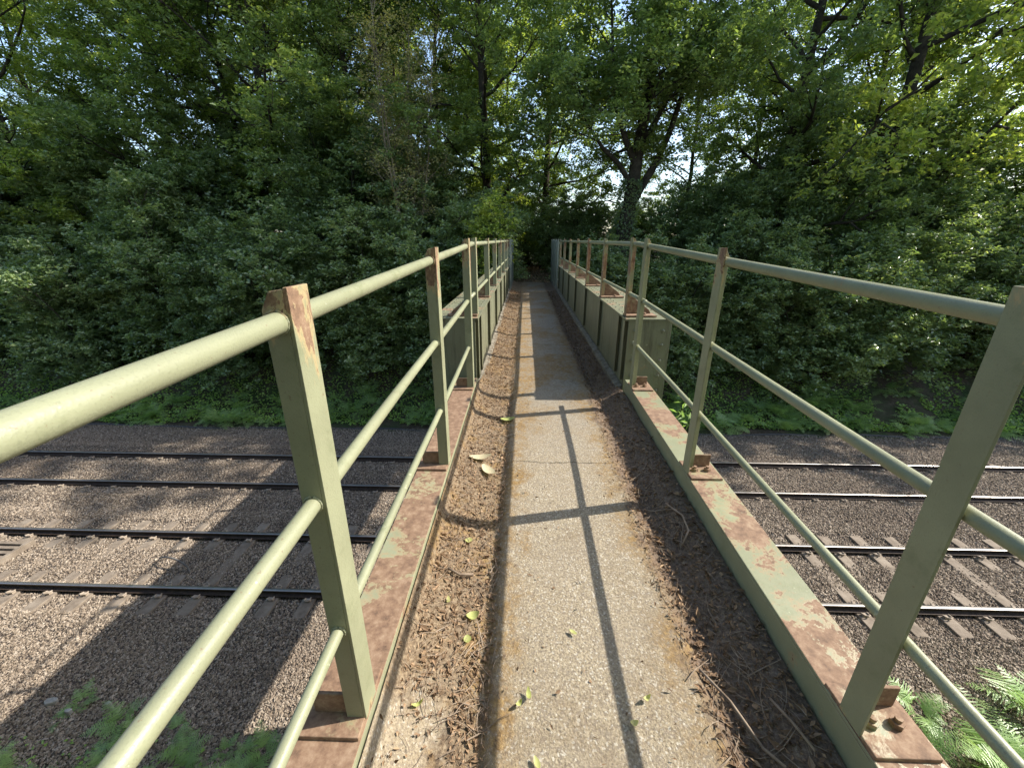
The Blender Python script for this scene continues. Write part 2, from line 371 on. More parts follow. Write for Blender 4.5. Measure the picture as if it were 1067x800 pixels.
def ballast_z(x, y):
    z = TRACK + .018*vnoise(x*3, y*3, 11)
    z = z + .02*np.exp(-((y-8.1)/.5)**2)                       # heaped a little in the six-foot
    for yc, hh in ((6.4, .062), (9.85, .075)):
        q = np.abs(y-yc)
        z = z + hh*(1-sstep(.25, .55, q))*.72 + hh*sstep(1.15, 1.28, q)*(1-sstep(1.35, 1.75, q))*.75 + (.03 if yc > 8 else 0)*(1-sstep(1.1, 1.6, q))
    z = z - .05*sstep(4.6, 3.2, y) - .12*sstep(11.6, 13.0, y)
    return z
def make_ballast():
    xs = np.concatenate([np.linspace(-60, -16, 40)[:-1], np.linspace(-16, 16, 321), np.linspace(16, 60, 40)[1:]]); ys = np.linspace(2.85, 13.15, 160)
    X, Y = np.meshgrid(xs, ys); Z = ballast_z(X, Y); edge = np.minimum(Y-2.85, 13.15-Y); Z = Z - .08*(1-np.clip(edge/.3, 0, 1))
    V = np.stack([X, Y+.08*vnoise(X*2, Y*0, 4)*(edge < .2), Z+.0], -1).reshape(-1, 3)
    nx = len(xs); i, j = np.meshgrid(np.arange(nx-1), np.arange(len(ys)-1)); a = (j*nx+i).ravel()
    o = link_mesh('ballast', np_mesh('ballast', V, np.stack([a, a+1, a+nx+1, a+nx], 1), smooth=True), M['ballast']); tag(o, kind='structure')
    rng = np.random.default_rng(2); N = 360000
    y = rng.uniform(2.9, 13.1, N); x = rng.uniform(-1, 1, N)*(1.2*y+4.1)
    z = ballast_z(x, y)
    # keep stones off the sleeper tops (mostly) and off the rails
    keep = np.ones(N, bool)
    for yc in (6.4, 9.83):
        inl = np.abs(y-yc) < 1.24
        ph = np.abs(((x/.72) % 1)-.5)*.72          # distance to sleeper centre at (k+.5)*.65
        keep &= ~(inl & (ph < .125) & (rng.random(N) > (.62 if yc > 8 else np.where(x > 0, .68, .14))) & ((np.abs(np.abs(y-yc)-.752) < .42) | (rng.random(N) < .35)))
        for rr in (-.752, .752): keep &= np.abs(y-yc-rr) > .085
    x, y, z = x[keep], y[keep], z[keep]; N = len(x)
    s = rng.uniform(.010, .0215, N)*np.where(rng.random(N) < .06, 1.35, 1)
    base = np.array([(1, 0, 0), (0, 1, 0), (-1, 0, 0), (0, -1, 0), (0, 0, .75), (0, 0, -.6)], float)
    ang = rng.uniform(0, 6.28, N); c, sn = np.cos(ang), np.sin(ang)
    B = base[None]*(1+.45*rng.normal(size=(N, 6, 1)).clip(-1.2, 1.2)) + .18*rng.normal(size=(N, 6, 3))
    B = B*s[:, None, None]
    V = np.stack([B[..., 0]*c[:, None]-B[..., 1]*sn[:, None], B[..., 0]*sn[:, None]+B[..., 1]*c[:, None], B[..., 2]], -1)
    V = V + np.stack([x, y, z+s*.35], 1)[:, None]
    tri = np.array([(0, 1, 4), (1, 2, 4), (2, 3, 4), (3, 0, 4), (1, 0, 5), (2, 1, 5), (3, 2, 5), (0, 3, 5)])
    F = (np.arange(N)[:, None, None]*6+tri[None]).reshape(-1, 3)
    o = link_mesh('ballast_stones', np_mesh('ballast_stones', V.reshape(-1, 3), F, np.repeat(rng.random(N), 8)), M['stone'])
    tag(o, 'loose brown ballast stones covering the trackbed', 'gravel', kind='stuff')
make_ballast()

# ------------------------------------------------------------------ railway
RAILS = [(5.65, 'nearest running rail, crossing in front of the near sleepers'), (7.15, 'second running rail, far side of the near track'),
         (9.08, 'third running rail, near side of the shaded far track'), (10.58, 'farthest running rail, beside the cess below the bushes')]
prof = [(-.07, 0), (-.07, .010), (-.02, .020), (-.009, .03), (-.009, .070), (-.032, .082), (-.034, .104)]
head = [(-.034, .104), (-.031, .112), (-.02, .117), (0, .118), (.02, .117), (.031, .112), (.034, .104)]
for y, lab in RAILS:
    t = empty('running_rail', (0, y, -6.318), 'long rusty steel ' + lab, 'rail', 'running rails of the two tracks')
    side = prof + [(-a, b) for a, b in prof[::-1]]
    mb = MB(); mb.prism([(y+a, -6.318+b) for a, b in side], 'x', -55, 55); mb.build('rail_web', M['rail_side'], t)
    mb = MB(); mb.prism([(y+a, -6.318+b+.0015) for a, b in head], 'x', -55, 55); mb.build('rail_head', M['rail_head'], t)
def sleeper_proto():
    t = empty('concrete_sleeper', (0, 0, 0), 'pale concrete sleeper of the near track half sunk in ballast', 'sleeper', 'sleepers of the near track')
    mb = MB(); mb.prism([(-.13, -.20), (.13, -.20), (.115, 0), (-.115, 0)], 'y', -1.25, 1.25); mb.build('sleeper_body', M['sleeper'], t, bevel=.01)
    for yr in (-.752, .752):
        for sg in (-1, 1):
            mb = MB(); q = sg*.115
            mb.box(-.05, .05, yr+q-.03, yr+q+.03, .0, .035)
            mb.tube([(-.05, yr+q*.75, .03), (-.05, yr+q*1.35, .055), (0, yr+q*1.5, .06), (.05, yr+q*1.35, .055), (.045, yr+q*.7, .045)], .012, 6)
            mb.build('rail_clip', M['clip'], t)
    return t
proto = sleeper_proto(); first = True; rs = random.Random(4)
for yc, lab, grp, dz in ((6.4, None, None, -6.332), (9.83, 'dusty concrete sleeper of the far track almost buried in ballast', 'sleepers of the far track', -6.35)):
    for k in range(-27, 27):
        x = (k+.5)*.72
        if abs(x) > 1.2*yc+4.6: continue
        if -2.4 < x < 2.2 and yc < 8: continue                     # hidden below the deck
        c = proto if first else copy_tree(proto); first = False
        c.location = (x+rs.uniform(-.02, .02), yc, dz+rs.uniform(-.008, .004)); c.rotation_euler = (0, rs.uniform(-.02, .02), rs.uniform(-.012, .012))
        if lab: c['label'] = lab; c['group'] = grp
# lineside cable, cable loop, grating, rubble
pts = [(x, 13.0+.07*math.sin(x*.7)+.03*math.sin(x*2.3), float(ballast_z(np.array(x), np.array(13.0)))-.03+.05*abs(math.sin(x*.9))) for x in np.linspace(-30, 30, 121)]
tag(MB().tube(pts, .04, 8).build('lineside_cable', M['black_rubber'], smooth=True), 'dark lineside cable lying along the foot of the far bank', 'cable')
a0 = Vector((-7.05, 6.1, TRACK+.02))
tag(MB().tube([a0+Vector((.45*math.cos(t)-.1, .1*t, .26*math.sin(t))) for t in np.linspace(.0, 2.5, 14)], .018, 6).build('cable_loop', M['dark_steel'], smooth=True), 'bent black cable looping out of the ballast between the near rails', 'cable')
g = empty('timber_grating', (-11.6, 6.45, TRACK), 'grey slotted grating lying between the near rails at the left edge', 'grating')
mb = MB()
for i in range(5): mb.box(-12.4, -10.85, 6.12+i*.14, 6.20+i*.14, TRACK+.07, TRACK+.15)
mb.build('slats', M['sleeper'], g, bevel=.006)
for gx in (-10.845, -12.505): mb = MB(); mb.box(gx, gx+.08, 6.06, 6.82, TRACK+.05, TRACK+.17); mb.build('frame_bar', M['sleeper'], g, bevel=.006)
for i, (x, y, L, lab) in enumerate([(-6.9, 3.75, .20, 'pale lump of broken concrete beside the shaded ferns'), (-6.5, 3.62, .13, 'small white stone at the edge of the bridge shadow'), (-6.0, 3.72, .10, 'tiny white chip of rubble nearest the shaded ferns')]):
    rr = random.Random(i+30); mb = MB(); poly = [(x+L*.5*math.cos(a)*rr.uniform(.75, 1.1), y+L*.28*math.sin(a)*rr.uniform(.7, 1.2)) for a in np.linspace(0, 6.283, 8)[:-1]]
    z0 = float(ballast_z(np.array(x), np.array(y))); mb.prism(poly, 'z', z0-.03, z0+.06+.02*i); o = mb.build('rubble_lump', M['pale_stone'], bevel=.015); tag(o, lab, 'rubble', 'pale rubble by the track')

# ------------------------------------------------------------------ the footbridge
def beam_z(y): return -1.408+.028*min(y, 3.8)
def deck_base(y): return -1.62+.033*np.minimum(y, 4.0)
def deck_z(x, y):
    x = np.asarray(x, float); y = np.asarray(y, float); d = deck_base(y)
    bt = -1.408+.028*np.minimum(y, 3.8)
    near = 1-sstep(3.5, 4.4, y)
    m = np.clip((-.15-x)/.30, 0, 1)**1.6                                     # litter mound rising to the left beam
    mound = (bt-d)*(.46*near+.28*(1-near)) + (bt-d)*.40*near*sstep(-.435, -.462, x)/np.maximum(m, .3)
    xe = x+.024*vnoise(x*0+1, y*5, 44)+.012*vnoise(x*0+3, y*14, 45)
    left = m*mound - .022*sstep(-.10, -.135, xe)*(1-m)
    x = x+.022*vnoise(x*3, y*3.1, 41)+.012*vnoise(x*9, y*9, 43)
    m = m*1
    right = -.024*sstep(.68, .74, x) + .105*sstep(.74, .99, x)*near + .03*sstep(.74, .99, x)*(1-near)
    rough = np.where((x < -.12) | (x > .72), .016, .0035)*vnoise(x*9, y*9, 21) + .006*vnoise(x*25, y*25, 22)*np.where((x < -.12) | (x > .72), 1, .15)
    return d+left+right+rough
fb = empty('footbridge', (.27, 0, -1.6), 'narrow old footbridge with mossy concrete walkway between green steel girders', 'footbridge')
def make_deck():
    xs = np.linspace(-.462, .995, 84); ys = np.concatenate([np.linspace(-2.2, 5, 380), np.linspace(5, 15.4, 260)[1:]])
    X, Y = np.meshgrid(xs, ys); Z = deck_z(X, Y); V = np.stack([X-.27, Y, Z+1.6], -1).reshape(-1, 3); nx = len(xs)
    i, j = np.meshgrid(np.arange(nx-1), np.arange(len(ys)-1)); a = (j*nx+i).ravel()
    o = link_mesh('walkway', np_mesh('walkway', V, np.stack([a, a+1, a+nx+1, a+nx], 1), smooth=True), M['deck'], fb)
    mb = MB(); mb.sbox(-.462, .995, -2.2, 3.88, lambda y: float(deck_base(y))-.045, .14); mb.sbox(-.462, .995, 3.88, 15.4, lambda y: float(deck_base(y))-.06, .16, 4); mb.build('deck_slab', M['concrete'], fb)
make_deck()
for sg, xi, xo in ((1, 1.0, 1.205), (-1, -.468, -.66)):
    mb = MB(); t = .012
    mb.sbox(xi, xo, -2.2, 3.78, beam_z, .014, 12)
    mb.sbox(xi, xi+sg*t, -2.2, 3.78, lambda y: beam_z(y)-.0142, .30, 12)
    mb.sbox(xi, xo, -2.2, 3.78, lambda y: beam_z(y)-.3144, .014, 12)
    mb.build('kerb_beam', M['paint_worn'] if sg > 0 else M['paint_bare'], fb, bevel=.003)
POSTS_MAIN = [4.03, 5.42, 6.82, 8.22, 9.62, 11.02, 12.35]
GT = -.722
for sg, c in ((1, 'right'), (-1, 'left')):
    fx = lambda o: .265+sg*o
    mb = MB(); gi, go = .765, 1.155; y0, y1 = 3.905, 12.6
    mb.box(fx(gi), fx(gi+.012), y0+.012, y1, -1.74, GT-.021)
    mb.box(fx(go-.012), fx(go), y0+.012, y1, -1.74, GT-.021)
    mb.box(fx(.722), fx(1.178), y0-.01, y1, GT-.02, GT)
    mb.box(fx(.70), fx(1.178), y0-.01, y1, -1.762, -1.741)
    for y in np.arange(4.12, 12.5, .165):
        for px in (.775, .85, 1.05, 1.125): mb.dome((fx(px), y, GT), .013, (0, 0, 1), .009, 6)
    web = mb.build('plate_girder', M['paint_girder'], fb, bevel=.002)
    mb = MB(); mb.box(fx(.752), fx(1.170), y0-.002, y0+.011, -1.74, GT-.021)
    for px in (.82, 1.09):
        for z in (-.84, -.98, -1.14, -1.30, -1.46, -1.62): mb.dome((fx(px), y0-.002, z), .020, (0, -1, 0), .016)
    mb.build('end_plate', M['paint_girder'], web, bevel=.002)
    for i, y in enumerate(POSTS_MAIN):
        for dy in ((-.03, .25) if i == 0 else (0,)):
            mb = MB(); mb.box(fx(.735), fx(gi-.0015), y+dy, y+dy+.012, -1.38, GT-.022); mb.box(fx(.728), fx(.7345), y+dy-.03, y+dy+.042, -1.37, GT-.03)
            mb.build('stiffener', M['paint_girder'], web)
    mb = MB(); mb.prism([(fx(.762), -1.60), (fx(.69), -1.60), (fx(.692), -1.44), (fx(.762), -1.42)], 'y', 3.95, 15.3); mb.build('kerb_ledge', M['concrete'], fb, bevel=.01)
mb = MB(); mb.box(-.72, 1.24, 3.62, 4.12, -6.6, -1.77); o = mb.build('bridge_pier', M['brick'], bevel=.01); tag(o, 'brick pier under the near end of the girders', 'pier')
mb = MB(); mb.box(-1.1, 1.62, 12.35, 13.4, -6.6, -1.765); mb.box(-1.1, 1.62, 12.75, 15.2, -6.6, -1.70); o = mb.build('bridge_abutment', M['brick'], bevel=.01); tag(o, 'brick abutment in the far bank carrying the girders', 'abutment')
mb = MB(); mb.box(-1.1, 1.62, -3.2, -1.1, -6.5, -1.74); o = mb.build('near_abutment', M['brick']); o.name = 'bridge_abutment'; tag(o, 'brick abutment under the near end of the footbridge', 'abutment')

# railings
def top_z(y): return -.118+.037*y
def rail_z(i, y): return (-.19+.039*y, -.625+.034*y, -1.045+.036*y)[i]
def post(rail, sg, y, zb, zt, on_girder=False):
    xi = 1.0 if sg > 0 else -.47
    A0, A1 = xi, xi+sg*.009
    mb = MB(); mb.box(A0, A1, y, y+.08, zb+.006, zt)
    yb0 = y+.071 if sg > 0 else y
    B0, B1 = xi+sg*.0094, xi+sg*.060
    mb.prism([(B0, zb+.006), (B1, zb+.006), (B1, zt-.045), (B1-sg*.02, zt-.008), (B0, zt-.003)], 'y', yb0, yb0+.009)
    xr = 1.033 if sg > 0 else -.503
    for zr, rr_ in (((-.0375, .0225), (-.4985, .0185)) if on_girder else [(rail_z(i, y), r) for i, r in enumerate((.0225, .0195, .0165))]):
        for yw in (yb0-.001, yb0+.010):
            ring = [(xr+math.cos(q)*(rr_+.002), yw, zr+math.sin(q)*(rr_+.002)) for q in np.linspace(0, 2*math.pi, 15)]
            mb.tube(ring, .0035, 6, False)
    p = mb.build('post', M['paint_rusty'] if (on_girder and sg > 0) else M['post'], rail, bevel=.0025)
    yb = yb0+.0095
    if not on_girder:
        mb = MB(); mb.box(xi+sg*.004, xi+sg*.19, y-.055, y+.15, zb-.004, zb+.0135); mb.build('base_plate', M['rust'], p, bevel=.003)
        mb = MB(); mb.box(xi+sg*.03, xi+sg*.165, yb+.001, yb+.012, zb+.014, zb+.095); mb.build('bracket', M['rust'], p, bevel=.003)
        for bx in (.055, .13):
            mb = MB(); mb.tube([(xi+sg*bx, y+.03, zb+.014), (xi+sg*bx, y+.03, zb+.032)], .019, 6); mb.tube([(xi+sg*bx, y+.03, zb+.0322), (xi+sg*bx, y+.03, zb+.045)], .010, 8)
            mb.build('bolt', M['rust'], p)
    else:
        mb = MB(); mb.prism([(xi+sg*.061, zb+.014), (xi+sg*.27, zb+.014), (xi+sg*.25, zb+.05), (xi+sg*.061, zb+.19)], 'y', yb, yb+.010); mb.build('gusset', M['rust'], p, bevel=.002)
        mb = MB(); mb.box(xi+sg*.002, xi+sg*.30, y-.03, y+.13, zb-.004, zb+.013); mb.build('base_plate', M['rust'], p, bevel=.002)
        mb = MB(); mb.tube([(xi+sg*.19, y+.02, zb+.013), (xi+sg*.19, y+.02, zb+.032)], .018, 6); mb.build('bolt', M['rust'], p)
def railing(sg, lab):
    xr = 1.033 if sg > 0 else -.503
    t = empty('railing', (xr, .8, -1.4), lab, 'railing', 'railings of the footbridge')
    for y in (-1.92, -.55, .792, 2.14 if sg > 0 else 2.19, 3.53 if sg > 0 else 3.5): post(t, sg, y, beam_z(y), top_z(y))
    for i, r in enumerate((.0225, .0195, .0165)):
        mb = MB(); mb.tube([(xr+.003*math.sin(y*2.3+i), y, rail_z(i, y)) for y in np.linspace(-2.2, 3.72 if i else 3.95, 24)], r, 20); mb.build('rail', M['paint'], t, smooth=True)
    t2 = empty('railing', (xr, 4.0, GT), lab.replace('three-bar', 'two-bar').replace('the near approach span', 'the far girder'), 'railing', 'railings of the footbridge')
    for y in POSTS_MAIN: post(t2, sg, y-.03, GT+.009, .02, True)
    for z, z2, r in ((-.038, -.036, .0225), (-.50, -.495, .0185)):
        mb = MB(); mb.tube([(xr, y, z+(z2-z)*(y-3.6)/9) for y in np.linspace(3.965 if r > .02 else 3.5, 12.6, 12)], r, 14); mb.build('rail', M['paint'], t2, smooth=True)
railing(-1, 'sunlit olive three-bar steel railing along the left edge of the near approach span')
railing(1, 'shaded olive three-bar steel railing along the right edge of the near approach span')
for sg, lab in ((1, 'grey-green solid steel fence panel at the far right end of the bridge'), (-1, 'grey-green solid steel fence panel at the far left end of the bridge')):
    x = .265+sg*.74; t = empty('fence_panel', (x, 14, -1.5), lab, 'fence', 'end panels of the bridge')
    mb = MB(); mb.box(x, x+sg*.004, 12.75, 15.9, -1.5, -.02); mb.build('sheet', M['panel'], t)
    for y in (12.72, 13.5, 14.3, 15.1, 15.88):
        mb = MB(); mb.box(x-sg*.03, x-sg*.002, y, y+.05, -1.52, .02); mb.build('post', M['panel'], t, bevel=.003)
    for z in (-.10, -1.2):
        mb = MB(); mb.box(x+sg*.006, x+sg*.05, 12.75, 15.9, z-.03, z+.03); mb.build('rail', M['panel'], t)

# litter on the deck
def make_litter():
    rng = np.random.default_rng(9); N = 30000
    y = rng.uniform(.25, 1, N)**1.0; y = .2+rng.power(.75, N)*12.5
    side = rng.random(N); x = np.where(side < .56, -.115-rng.power(1.1, N)*.34, np.where(side < .985, .66+rng.random(N)*.325+rng.normal(size=N)*.02, rng.uniform(-.15, .75, N)))
    x = np.clip(x, -.452, .985)
    bare = (x < -.24) & (y < 1.0+.12*vnoise(x*6, y*6, 2)) & (rng.random(N) < .75)
    x, y = x[~bare], y[~bare]; N = len(x)
    z = deck_z(x, y)+rng.uniform(.002, .016, N)
    V, F, r = leaves(rng, np.stack([x, y, z], 1), .018, .0078, 1.3, .12, .75)
    big = (rng.random(N) < np.where(x > .5, .16, .11)) & ((x < -.12) | (x > .7))
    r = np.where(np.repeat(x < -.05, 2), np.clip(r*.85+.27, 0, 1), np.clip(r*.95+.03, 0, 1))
    Vb = V.reshape(-1, 4, 3); ctr = Vb.mean(1, keepdims=True); Vb[big] = ctr[big]+(Vb[big]-ctr[big])*2.0
    o = link_mesh('leaf_litter', np_mesh('leaf_litter', Vb.reshape(-1, 3), F, r**1.3), M['litter']); tag(o, 'brown leaf litter filling both gutters of the walkway', 'leaf litter', kind='stuff')
    mb = MB(); rr = random.Random(5)
    for i in range(2300):
        left = rr.random() < .55
        px = rr.uniform(-.42, -.10) if left else rr.uniform(.66, .96); py = .25+9*rr.random()**1.7
        if left and px < -.24 and py < .9 and rr.random() < .8: continue
        L = rr.uniform(.02, .13)*(1.6 if rr.random() < .12 else 1); an = rr.gauss(1.25, .75) if left else rr.gauss(1.8, .9); bend = rr.uniform(-.5, .5); r0 = rr.uniform(.0006, .0017)*(1.7 if L > .15 else 1)
        pts = []
        for k in range(4):
            q = (k/3-.5)*L; aa = an+bend*(k/3-.5); xx = min(max(px+q*math.cos(aa), -.455), .985); yy = py+q*math.sin(aa)
            pts.append((xx, yy, float(deck_z(xx, yy))+.008+.010*rr.random()))
        mb.tube(pts, [r0, r0, r0*.8, r0*.5], 5)
    tag(mb.build('dead_twigs', M['twig']), 'thin dry twigs and stalks scattered in the gutters', 'twigs', kind='stuff')
make_litter()
for i, (pts, r, lab) in enumerate([([(-.36, 1.52, .02), (-.30, 1.50, .03), (-.24, 1.53, .025)], .006, 'short dry stick lying across the left gutter'),
                           ([(.70, 1.12, .015), (.76, 1.0, .03), (.80, .86, .02), (.835, .80, .02)], .005, 'bent dry stick in the right gutter near the kerb'),
                           ([(.88, .98, .02), (.90, .90, .03), (.925, .82, .02)], .0045, 'short brown stick close under the right kerb beam'),
                           ([(.86, 2.05, .03), (.90, 1.9, .04), (.89, 1.78, .05), (.84, 1.72, .03)], .005, 'curled pale root lying in the right gutter')]):
    o = MB().tube([(a, b, float(deck_z(a, b))+c) for a, b, c in pts], r, 7).build('stick', M['twig'], smooth=True); tag(o, lab, 'stick', 'sticks on the walkway')
def flat_leaf(x, y, L, W, rot, curl, mat, name):
    n = 7; vs = []; fs = []
    for i in range(n):
        t = i/(n-1); w = W*math.sin(math.pi*min(1, t*.9+.06))**.8*(1+.22*math.sin(t*19)); zz = curl*(t-.5)**2*L*4
        for s in (-1, 0, 1):
            px = (t-.5)*L; py = s*w*.5; vs.append((px*math.cos(rot)-py*math.sin(rot), px*math.sin(rot)+py*math.cos(rot), zz+abs(s)*w*.18))
    for i in range(n-1):
        for s in (0, 1): fs.append((i*3+s, i*3+s+1, i*3+s+4, i*3+s+3))
    me = bpy.data.meshes.new(name); me.from_pydata(vs, [], fs); me.polygons.foreach_set('use_smooth', [True]*len(fs))
    a = me.attributes.new('rnd', 'FLOAT', 'FACE'); a.data.foreach_set('value', [random.Random(int(x*999)).random()]*len(fs))
    o = link_mesh(name, me, mat); o.location = (x, y, float(deck_z(x, y))+.012); return o
rr = random.Random(12)
LV = [(.055, .80, 'yellow-green leaf lying on the bare concrete nearest the viewer'), (-.005, .97, 'narrow green leaf on the concrete left of the curled leaf'), (.03, 1.0, 'small narrow green leaf on the mossy strip edge'),
      (.46, 1.0, 'narrow green leaf lying beside the middle rail shadow'), (.395, .92, 'green leaf lying inside the middle rail shadow'), (.22, 1.25, 'tiny yellow leaf alone in the middle of the walkway'),
      (-.29, 1.75, 'pale green lobed leaf below the left kerb beam'), (-.215, 1.32, 'pale yellow lobed leaf on the left litter'), (-.225, 1.21, 'cream lobed leaf on the left litter, nearer the viewer'), (-.36, .93, 'yellowed leaf on the bare left haunch'),
      (-.33, 1.36, 'whitish curled leaf beside the left beam')]
for x, y, lab in LV:
    o = flat_leaf(x, y, rr.uniform(.028, .048)*(1.2 if 'lobed' in lab else 1), rr.uniform(.014, .022)*(2 if 'lobed' in lab else 1), rr.uniform(0, 3), rr.uniform(.1, .5), M['fresh_leaf'], 'fallen_leaf')
    tag(o, lab, 'leaf', 'fresh leaves fallen on the walkway')
for x, y, L, rot, lab in ((-.31, 2.55, .16, .2, 'large cream dead leaf in the left gutter'), (-.24, 2.42, .15, -.9, 'second large cream dead leaf, overlapping the first'), (-.14, 3.25, .13, .3, 'bright green leaf on the moss beside the girder end')):
    o = flat_leaf(x, y, L, .07, rot, .16, M['cream_leaf'] if 'cream' in lab else M['fresh_leaf'], 'fallen_leaf'); o.location.z += .01; tag(o, lab, 'leaf', 'large leaves fallen on the walkway')

# ------------------------------------------------------------------ trees and bushes
def unit(v): return v/np.linalg.norm(v)
def rotv(rng, d, ang):
    a = rng.normal(size=3); a -= a.dot(d)*d; a = unit(a); return unit(d*math.cos(ang)+a*math.sin(ang))
def curve(rng, p, d, L, n, wob, up):
    pts = [p]; st = L/(n-1)
    for i in range(n-1):
        d = unit(d+rng.normal(size=3)*wob+np.array([0, 0, up])); p = p+d*st; pts.append(p)
    return np.array(pts)
def limb(mb, pts, r0, r1, sides): mb.tube([tuple(p) for p in pts], list(np.linspace(r0, r1, len(pts))), sides, False)
def plant(seed, trunks, n1, spread, n2, n3, lpt, env, twl=.6, cl=.16, lowel=.1, skip=0.0, thick=1):
    """trunks: list of (points, r0, r1, first t that carries limbs). Returns wood MB and leaf points."""
    rng = np.random.default_rng(seed); mb = MB(); P = []
    for pts, r0, r1, t0 in trunks:
        pts = np.array(pts, float); limb(mb, pts, r0, r1, 10); n = len(pts); az = rng.uniform(0, 6.28)
        for i in range(n1):
            t = t0+(1-t0)*(i+rng.random())/n1; f = t*(n-1); k = min(int(f), n-2); p = pts[k]+(pts[k+1]-pts[k])*(f-k)
            az += 2.4+rng.normal()*.4; el = lowel+1.0*(t-t0)/(1-t0)**1+rng.normal()*.15
            d = np.array([math.cos(az)*math.cos(el), math.sin(az)*math.cos(el), math.sin(el)])
            L = spread*env((t-t0)/(1-t0))*rng.uniform(.75, 1.15)
            lp = curve(rng, p, d, L, 7, .16, .04); rr_ = (r0+(r1-r0)*t)*rng.uniform(.35, .55)*thick
            limb(mb, lp, rr_, .012, 6)
            for j in range(n2):
                u = .25+.75*(j+rng.random())/n2; g = min(int(u*6), 5); q = lp[g]+(lp[g+1]-lp[g])*(u*6-g)
                d2 = rotv(rng, unit(lp[g+1]-lp[g]), rng.uniform(.5, 1.1)); d2[2] = d2[2]*.7+.05; L2 = L*.36*(1.25-u*.6)*rng.uniform(.7, 1.3)+.25
                sp = curve(rng, q, unit(d2), L2, 4, .2, .02); limb(mb, sp, max(.006, rr_*.35), .005, 4)
                if rng.random() < skip: continue
                for m in range(n3):
                    v = .25+.75*(m+rng.random())/n3; h = min(int(v*3), 2); w = sp[h]+(sp[h+1]-sp[h])*(v*3-h)
                    d3 = rotv(rng, unit(sp[h+1]-sp[h]), rng.uniform(.4, 1.2)); d3[2] *= .6
                    tp = curve(rng, w, unit(d3), twl*rng.uniform(.6, 1.3), 3, .2, -.02)
                    if m % 2 == 0: limb(mb, tp, .005, .003, 3)
                    N = int(lpt*rng.uniform(.4, 1.5)); s = np.where(rng.random(N) < .72, 1.98-np.abs(rng.normal(size=N))*.16, rng.random(N)*2).clip(0, 1.99); a = np.minimum(s.astype(int), 1); e = tp[a]+(tp[a+1]-tp[a])*(s-a)[:, None]
                    P.append(e+rng.normal(size=(N, 3))*np.array([cl, cl, cl*.55]))
    return mb, np.concatenate(P)
def finish(seed, name, label, cat, wood, P, mat, bark, L, W, parts, up=1.35):
    t = empty(name, (0, 0, 0), label, cat)
    wood.build(parts[0], bark, t, smooth=True)
    V, F, r = leaves(np.random.default_rng(seed+900), P, L, W, up)
    link_mesh(parts[1], np_mesh(parts[1], V, F, r), mat, t)
    return t
def trunkline(seed, H, lean=(0, 0), wob=.12, n=11):
    rng = np.random.default_rng(seed); z = np.linspace(0, H, n); w = np.cumsum(rng.normal(size=(n, 2))*wob, 0); w[0] = 0
    return [(lean[0]*q+a, lean[1]*q+b, q) for q, (a, b) in zip(z, w)]
oak_env = lambda t: (.55+.9*t-1.15*t*t)*1.15+.1
PT = ('trunk', 'crown'); PB = ('stems', 'foliage')
tall = []
for s_, H, sp in ((1, 15, 5.6), (2, 17, 5.0), (3, 14.5, 6.0)):
    w, P = plant(s_, [(trunkline(s_, H, (.02*s_-.04, 0)), .24, .05, .10)], 29, sp, 8, 5, 50, oak_env, .85, .15)
    tall.append((w, P))
def bush_def(seed, H, Rr, nst, lpt=36):
    rng = np.random.default_rng(seed); trunks = []
    for i in range(nst):
        az = i*2.4+rng.normal()*.3; lean = rng.uniform(.12, .62); h = H*rng.uniform(.6, 1)*(1.05-.45*lean)
        z = np.linspace(0, 1, 7); pts = [(math.cos(az)*lean*Rr*1.3*q**1.3, math.sin(az)*lean*Rr*1.3*q**1.3, h*q) for q in z]
        trunks.append((pts, .05, .012, .06))
    return plant(seed, trunks, 9, Rr*.55, 4, 4, lpt, lambda t: 1.1-.5*t, .62, .105, -.05)
bushes = [bush_def(11, 5.2, 2.6, 11), bush_def(12, 4.4, 3.0, 11), bush_def(13, 6.0, 2.5, 12)]
protos_t, protos_b = [None]*3, [None]*3
def place(protoset, k, defs, name, label, cat, grp, x, y, rot, s, mat, bark, L, W, parts, dz=-.15, sz=None):
    if protoset[k] is None:
        o = finish(k*7+len(parts[0]), name, label, cat, defs[k][0], defs[k][1], mat, bark, L, W, parts); protoset[k] = o
    else:
        o = copy_tree(protoset[k]); o['label'] = label
    o['group'] = grp; o.location = (x, y, float(terrain(x, y))+dz); o.rotation_euler = (0, 0, rot); o.scale = (s, s, sz or s)
    return o
